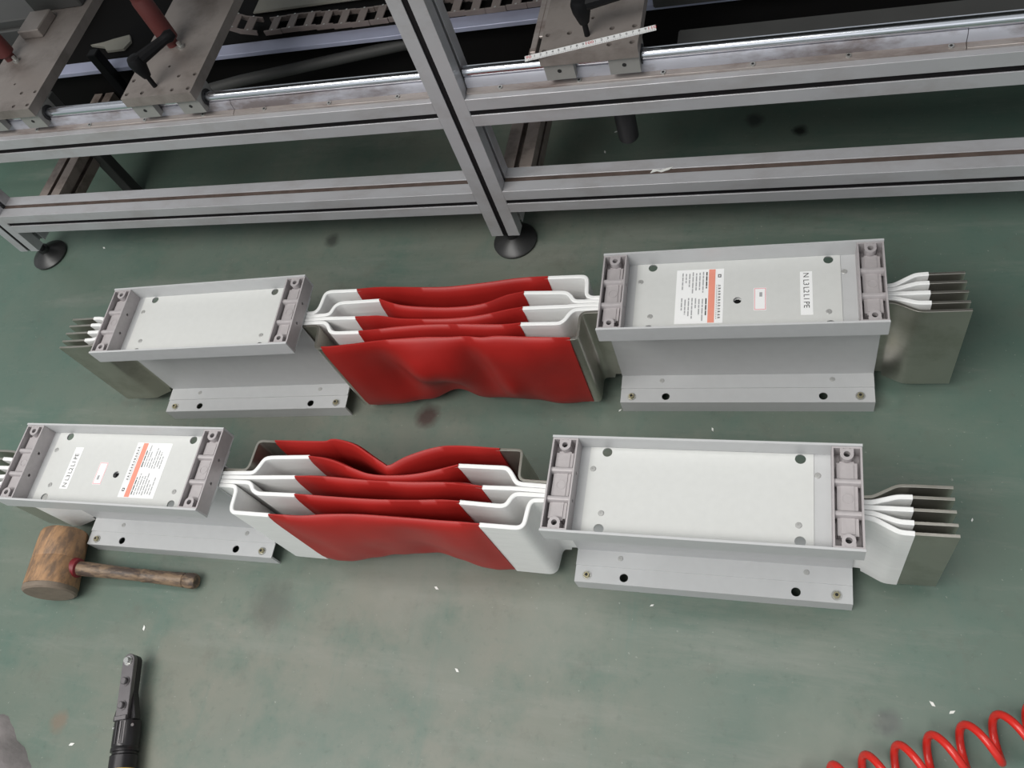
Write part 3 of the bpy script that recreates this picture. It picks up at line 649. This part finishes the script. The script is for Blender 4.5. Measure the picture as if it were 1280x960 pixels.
LP = [
 ([(-0.862, 0.438), (-0.857, 0.446), (-0.856, 0.487), (-0.851, 0.492), (-0.822, 0.492)], [(-0.427, 0.4985), (-0.396, 0.4995), (-0.3915, 0.496), (-0.389, 0.456), (-0.382, 0.4505)], [(-0.822, 0.492), (-0.731, 0.494), (-0.713, 0.499), (-0.675, 0.492), (-0.641, 0.475), (-0.613, 0.461), (-0.604, 0.457), (-0.595, 0.462), (-0.574, 0.476), (-0.535, 0.492), (-0.500, 0.498), (-0.427, 0.4985)]),
 ([(-0.845, 0.434), (-0.839, 0.443), (-0.832, 0.460), (-0.821, 0.463), (-0.750, 0.468)], [(-0.488, 0.468), (-0.410, 0.469), (-0.401, 0.460), (-0.393, 0.448), (-0.385, 0.4445)], [(-0.750, 0.468), (-0.706, 0.462), (-0.662, 0.449), (-0.632, 0.442), (-0.594, 0.442), (-0.548, 0.449), (-0.488, 0.468)]),
 ([(-0.860, 0.425), (-0.764, 0.4315)], [(-0.4425, 0.4355), (-0.396, 0.4370)], [(-0.764, 0.4315), (-0.707, 0.433), (-0.629, 0.432), (-0.564, 0.434), (-0.496, 0.438), (-0.4425, 0.4355)]),
 ([(-0.847, 0.4170), (-0.840, 0.412), (-0.835, 0.404), (-0.824, 0.399), (-0.7545, 0.401)], [(-0.4735, 0.4095), (-0.408, 0.408), (-0.400, 0.411), (-0.394, 0.424), (-0.387, 0.429)], [(-0.7545, 0.401), (-0.697, 0.401), (-0.620, 0.402), (-0.556, 0.405), (-0.507, 0.409), (-0.4735, 0.4095)]),
 ([(-0.872, 0.409), (-0.866, 0.402), (-0.864, 0.371), (-0.858, 0.364), (-0.790, 0.3645)], [(-0.4355, 0.377), (-0.375, 0.377), (-0.368, 0.383), (-0.366, 0.413), (-0.361, 0.421)], [(-0.790, 0.3645), (-0.735, 0.366), (-0.688, 0.372), (-0.632, 0.376), (-0.549, 0.376), (-0.481, 0.376), (-0.4355, 0.377)]),
]
flat = dict(thick=0.0070, bulge=[(0, 0), (0.5, 0.003), (1, 0)])
mid_ = dict(thick=0.0080)
front_u = dict(thick=0.0085, lift=[(0, 0), (0.28, 0.002), (0.42, 0.016), (0.55, 0.002), (1, 0)], bulge=[(0, 0), (0.2, -0.006), (0.42, 0.016), (0.6, 0.002), (0.75, 0.010), (1, 0)], dents=[(0.42, 0.15, 0.08, 0.22, 0.024), (0.60, 0.55, 0.05, 0.35, 0.013), (0.70, 0.30, 0.05, 0.18, -0.014), (0.24, 0.4, 0.06, 0.4, 0.013), (0.36, 0.62, 0.08, 0.2, -0.010), (0.50, 0.55, 0.05, 0.2, -0.006)])
front_l = dict(thick=0.0085, lift=[(0, 0), (0.10, 0.003), (0.30, 0.018), (0.58, 0.030), (0.80, 0.006), (1, 0)], bulge=[(0, 0), (0.4, 0.006), (0.7, 0.0), (0.85, 0.003), (1, 0)], dents=[(0.62, 0.25, 0.10, 0.35, 0.012), (0.25, 0.3, 0.12, 0.3, -0.004)])
assembly('x', U['UL'], U['UR'], UP, 4, [flat, mid_, mid_, mid_, front_u], False, True, None, None)['label'] = \
    'grey busbar trunking with red sleeves, lying close beside the aluminium workbench'
assembly('x', U['LL'], U['LR'], LP, 0, [dict(thick=0.0075), mid_, mid_, mid_, front_l], True, False, None, None)['label'] = \
    'grey busbar trunking with red sleeves, lying against the wooden mallet'

# ------------------------------------------------------------------ wooden mallet
P1, P2 = Vector((-1.3665, 0.3560, 0.0478)), Vector((-1.3430, 0.2330, 0.0478)); ax = (P2 - P1).normalized(); hl = (P2 - P1).length
mal = empty('wooden_mallet', (P1.x, P1.y, 0)); tag(mal, 'worn brown wooden mallet lying on the floor', 'mallet')
mb = MB()
MH = Matrix.Translation(P1) @ Matrix((Vector((-ax.y, ax.x, 0)), Vector((0, 0, 1)), ax)).transposed().to_4x4(); MI = Matrix.Translation(mal.location).inverted()
def loft(mb, secs, n=32):                 # rounded square sections (half width, half height, position)
    vs = []; fs = []
    for a_, b_, h_ in secs:
        for i in range(n):
            t = 2 * math.pi * i / n; c_, s_ = math.cos(t), math.sin(t); e = 0.92
            vs.append((a_ * math.copysign(abs(c_) ** e, c_), b_ * math.copysign(abs(s_) ** e, s_), h_))
    for k in range(len(secs) - 1):
        for i in range(n): fs.append((k * n + i, k * n + (i + 1) % n, (k + 1) * n + (i + 1) % n, (k + 1) * n + i))
    fs += [tuple(range(n - 1, -1, -1)), tuple((len(secs) - 1) * n + i for i in range(n))]
    mb.add(vs, fs, MH)
loft(mb, [(r_, r_, h_) for r_, h_ in ((0.034, 0.0), (0.0400, 0.002), (0.0425, 0.008), (0.0440, 0.03), (0.0448, 0.058), (0.0440, 0.0600), (0.0452, 0.062), (0.0462, 0.095), (0.0470, hl - 0.012))])
mb.v = [tuple(Vector(v) + Vector([0.0014 * noise.noise(Vector(v) * 40 + Vector((k, 0, 0))) for k in (0, 5, 9)])) for v in mb.v]
h = mb.build('head', 'mallet_wood', mal, label='scuffed round wooden head'); h.matrix_parent_inverse = MI
mb = MB(); loft(mb, [(r_, r_, h_) for r_, h_ in ((0.0471, hl - 0.0118), (0.0476, hl - 0.009), (0.0470, hl - 0.003), (0.0435, hl))]); o = mb.build('striking_face', 'mallet_face', mal); o.matrix_parent_inverse = MI
hd = Vector((-1.052, 0.296, 0.0155)) - Vector((-1.323, 0.288, 0.046)); H0 = Vector((-1.323, 0.288, 0.046)); hll = hd.length
mb = MB(); mb.lathe([(0.0125, 0.0), (0.0135, 0.02), (0.0140, 0.04), (0.0130, 0.08), (0.0118, 0.14), (0.0115, 0.158), (0.0128, 0.160), (0.0128, 0.166), (0.0120, 0.168), (0.0130, 0.21), (0.0140, hll - 0.026), (0.0125, hll - 0.024), (0.0145, hll - 0.020), (0.0150, hll - 0.006), (0.012, hll)], axis_matrix(H0, hd), 16)
o = mb.build('handle', 'handle_wood', mal); o.matrix_parent_inverse = MI
mb = MB(); mb.lathe([(0.0195, 0.010), (0.0192, 0.016), (0.018, 0.0205), (0.0138, 0.0225)], axis_matrix(H0, hd), 16); o = mb.build('red_collar', 'red_paint', mal, label='red painted patch where the handle enters'); o.matrix_parent_inverse = MI

# ------------------------------------------------------------------ black crimping tool
T0, T1 = Vector((-1.1165, 0.150, 0)), Vector((-1.0620, -0.035, 0)); td = (T1 - T0).normalized()
tool = empty('crimping_tool', (T0.x, T0.y, 0.0), math.atan2(td.y, td.x)); tool.scale = (1.07, 1, 1); tag(tool, 'black metal crimping tool with three bolts and a yellow band', 'hand tool')
def tb(mb, name, mat, **k): return mb.build(name, mat, tool, **k)
def bar_outline(l, w, n=8): return [(l, -w), (l, w)] + [(w - w * math.sin(a), w * math.cos(a)) for a in [math.pi * i / n for i in range(n + 1)]][0:]
mb = MB(); mb.prism([(0.104, -0.0120), (0.104, 0.0120)] + [(0.0118 - 0.0118 * math.cos(math.pi / 2 - a), 0.0118 * math.sin(math.pi / 2 - a)) for a in [math.pi * i / 10 for i in range(11)]], 0.034, 0.044); tb(mb, 'jaw_plate', 'tool_plate', bevel=0.0008)
mb = MB(); mb.prism([(0.104, -0.0120), (0.104, 0.0120)] + [(0.0118 - 0.0118 * math.cos(math.pi / 2 - a), 0.0118 * math.sin(math.pi / 2 - a)) for a in [math.pi * i / 10 for i in range(11)]], 0.021, 0.0335); tb(mb, 'jaw_body', 'tool_black', bevel=0.0008)
for x, mt_ in ((0.0120, 'steel_bright'), (0.045, 'tool_plate'), (0.083, 'tool_plate')):
    mb = MB(); mb.lathe([(0.0078, 0.044), (0.0078, 0.0455), (0.0056, 0.0455), (0.0056, 0.0510), (0.0046, 0.0520)], T(x, 0, 0), 16); tb(mb, 'bolt', mt_)
mb = MB()
for s_ in (-1, 1): mb.prism([(0.062, s_ * 0.0122), (0.104, s_ * 0.0122), (0.104, s_ * 0.0215), (0.099, s_ * 0.0215)], 0.021, 0.036)
tb(mb, 'wing', 'tool_black', bevel=0.0005)
mb = MB(); mb.box(0.0985, 0.1055, -0.0115, 0.0115, 0.030, 0.047); tb(mb, 'clamp_bar', 'tool_plate', bevel=0.0008)
MX = T(0.104, 0, 0.0235) @ Ry(math.pi / 2)
mb = MB(); mb.lathe([(0.0205, 0), (0.0220, 0.002), (0.0225, 0.038), (0.0218, 0.040), (0.0230, 0.042), (0.0230, 0.047), (0.0200, 0.048), (0.0200, 0.051), (0.0226, 0.053), (0.0226, 0.073)], MX, 28); tb(mb, 'barrel', 'tool_black')
for a in (-0.42, -0.12, 0.18):
    mb = MB(); mb.box(0.0222, 0.0236, -0.0008, 0.0008, 0.003, 0.037, MX @ Rz(math.pi + a)); tb(mb, 'barrel_rib', 'tool_plate')
for s_ in (-1, 1):
    mb = MB(); mb.cyl(0.0024, 0.0205, 0.0240, MX @ T(0, 0, 0.010) @ Rz(math.pi + s_ * 0.95) @ Ry(math.pi / 2), 10); tb(mb, 'side_rivet', 'steel_bright')
mb = MB(); mb.lathe([(0.0228, 0.073), (0.0230, 0.11)], MX, 28); tb(mb, 'grip_band', 'yellow_grip', label='yellow band')
mb = MB(); mb.lathe([(0.021, 0.11), (0.021, 0.16), (0.019, 0.165), (0.017, 0.26), (0.014, 0.262)], MX, 24); tb(mb, 'grip', 'black_rubber')

# ------------------------------------------------------------------ red coiled air hose
uu = Vector((0.910, 0.415)).normalized(); nn = Vector((uu.y, -uu.x)); Rc, rt = 0.0272, 0.0054
apex = Vector((0.2594, 0.2461)); pitch = 0.0449; org = apex + nn * (Rc + rt)
pts = []
n0, n1, sg = -9, 7, 26
for i in range((n1 - n0) * sg + 1):
    t = n0 + i / sg; a = 2 * math.pi * t; p = org + uu * (pitch * t) - nn * (Rc * math.cos(a))
    pts.append((p.x, p.y, Rc + rt + Rc * math.sin(a)))
mb = MB(); mb.tube(pts, rt, 10); o = mb.build('coiled_air_hose', 'hose_red', smooth=80); tag(o, 'bright red coiled air hose on the floor', 'air hose')

# ------------------------------------------------------------------ grey cloth bundle
mb = MB(); n, k = 72, 26; vs = [(0, 0, 0.062)]; fs = []
for j in range(1, k + 1):
    for i in range(n):
        a = 2 * math.pi * i / n; q = j / k
        r = (0.148 + 0.020 * noise.noise(Vector((math.cos(a) * 1.8, math.sin(a) * 1.8, 3))) + 0.006 * noise.noise(Vector((math.cos(a) * 6, math.sin(a) * 6, 8)))) * q
        px_, py_ = math.cos(a) * r, math.sin(a) * r
        rid = 1 - abs(noise.noise(Vector((px_ * 9 + py_ * 6, py_ * 14 - px_ * 5, 1.3)))) * 2.2; rid2 = 1 - abs(noise.noise(Vector((px_ * 26, py_ * 18 + px_ * 12, 6.1)))) * 2
        z = 0.048 * (1 - q ** 4) + (0.022 * rid + 0.007 * rid2) * (1 - q ** 8)
        vs.append((r * math.cos(a), r * 0.95 * math.sin(a), max(0.0, z) if j < k else 0.0))
for i in range(n): fs.append((0, 1 + i, 1 + (i + 1) % n))
for j in range(k - 1):
    for i in range(n): fs.append((1 + j * n + i, 1 + (j + 1) * n + i, 1 + (j + 1) * n + (i + 1) % n, 1 + j * n + (i + 1) % n))
fs.append(tuple(1 + (k - 1) * n + i for i in range(n)))
mb.add(vs, fs); o = mb.build('cloth_bundle', 'cloth_grey', smooth=80, loc=(-1.405, -0.128, 0)); tag(o, 'crumpled grey cloth bundle on the floor', 'cloth')

# pale card scrap on the machine bed
mb = MB(); mb.prism([(0, 0), (0.05, -0.014), (0.064, -0.03), (0.115, -0.03), (0.125, -0.005), (0.11, 0.02), (0.065, 0.012), (0.04, 0.005)], 0, 0.006)
o = mb.build('card_scrap', 'pale_card', loc=(-1.675, 1.505, 0.2855)); tag(o, 'pale cut card scrap on the black machine bed', 'scrap')

# ------------------------------------------------------------------ white chips on the floor
NEAR = 'tiny white plastic chip on the floor '
for x, y, lab in [(-0.5807, 0.3363, 'under the red sleeves next to the mallet'), (-0.5149, 0.2062, 'in the open between trunking and coiled hose'), (-1.2036, -0.0088, 'between the cloth and the crimping tool'), (-1.1428, 0.2031, 'between mallet handle and crimping tool'),
                  (-0.3028, 0.692, 'between the two busbar trunkings'), (-0.1365, 0.6609, 'between the two busbar trunkings'), (-0.2104, 0.3455, 'in front of an unlabelled grey tray housing'), (0.189, 0.2504, 'beside the red coiled hose'), (0.2137, 0.2432, 'beside the red coiled hose'),
                  (0.2562, 0.5265, 'beside fanned bare busbar ends'), (-1.6796, 1.1043, 'near a round levelling foot'), (-0.3932, 1.382, 'under the workbench'), (-0.4111, 1.3245, 'under the workbench')]:
    s_ = 0.003 + 0.003 * random.random(); mb = MB()
    mb.prism([(-s_, -s_ * 0.3), (s_ * 0.2, -s_ * 0.5), (s_, 0.1 * s_), (s_ * 0.3, s_ * 0.25), (-0.4 * s_, s_ * 0.35)], 0, 0.0008, Rz(random.random() * 6))
    o = mb.build('plastic_chip', 'chip_white', loc=(x, y, 0.0001)); tag(o, NEAR + lab, 'chip', 'white chips scattered on the floor')

# torn white tape left on the lower beam
mb = MB(); mb.prism([(0, 0), (0.012, 0.004), (0.02, 0.001), (0.034, 0.006), (0.040, 0.012), (0.03, 0.010), (0.018, 0.006), (0.004, 0.008)], 0, 0.001)
o = mb.build('tape_scrap', 'chip_white', loc=(-0.262, 1.080, 0.1903)); tag(o, 'torn white tape scrap stuck on the lower workbench beam', 'tape scrap')
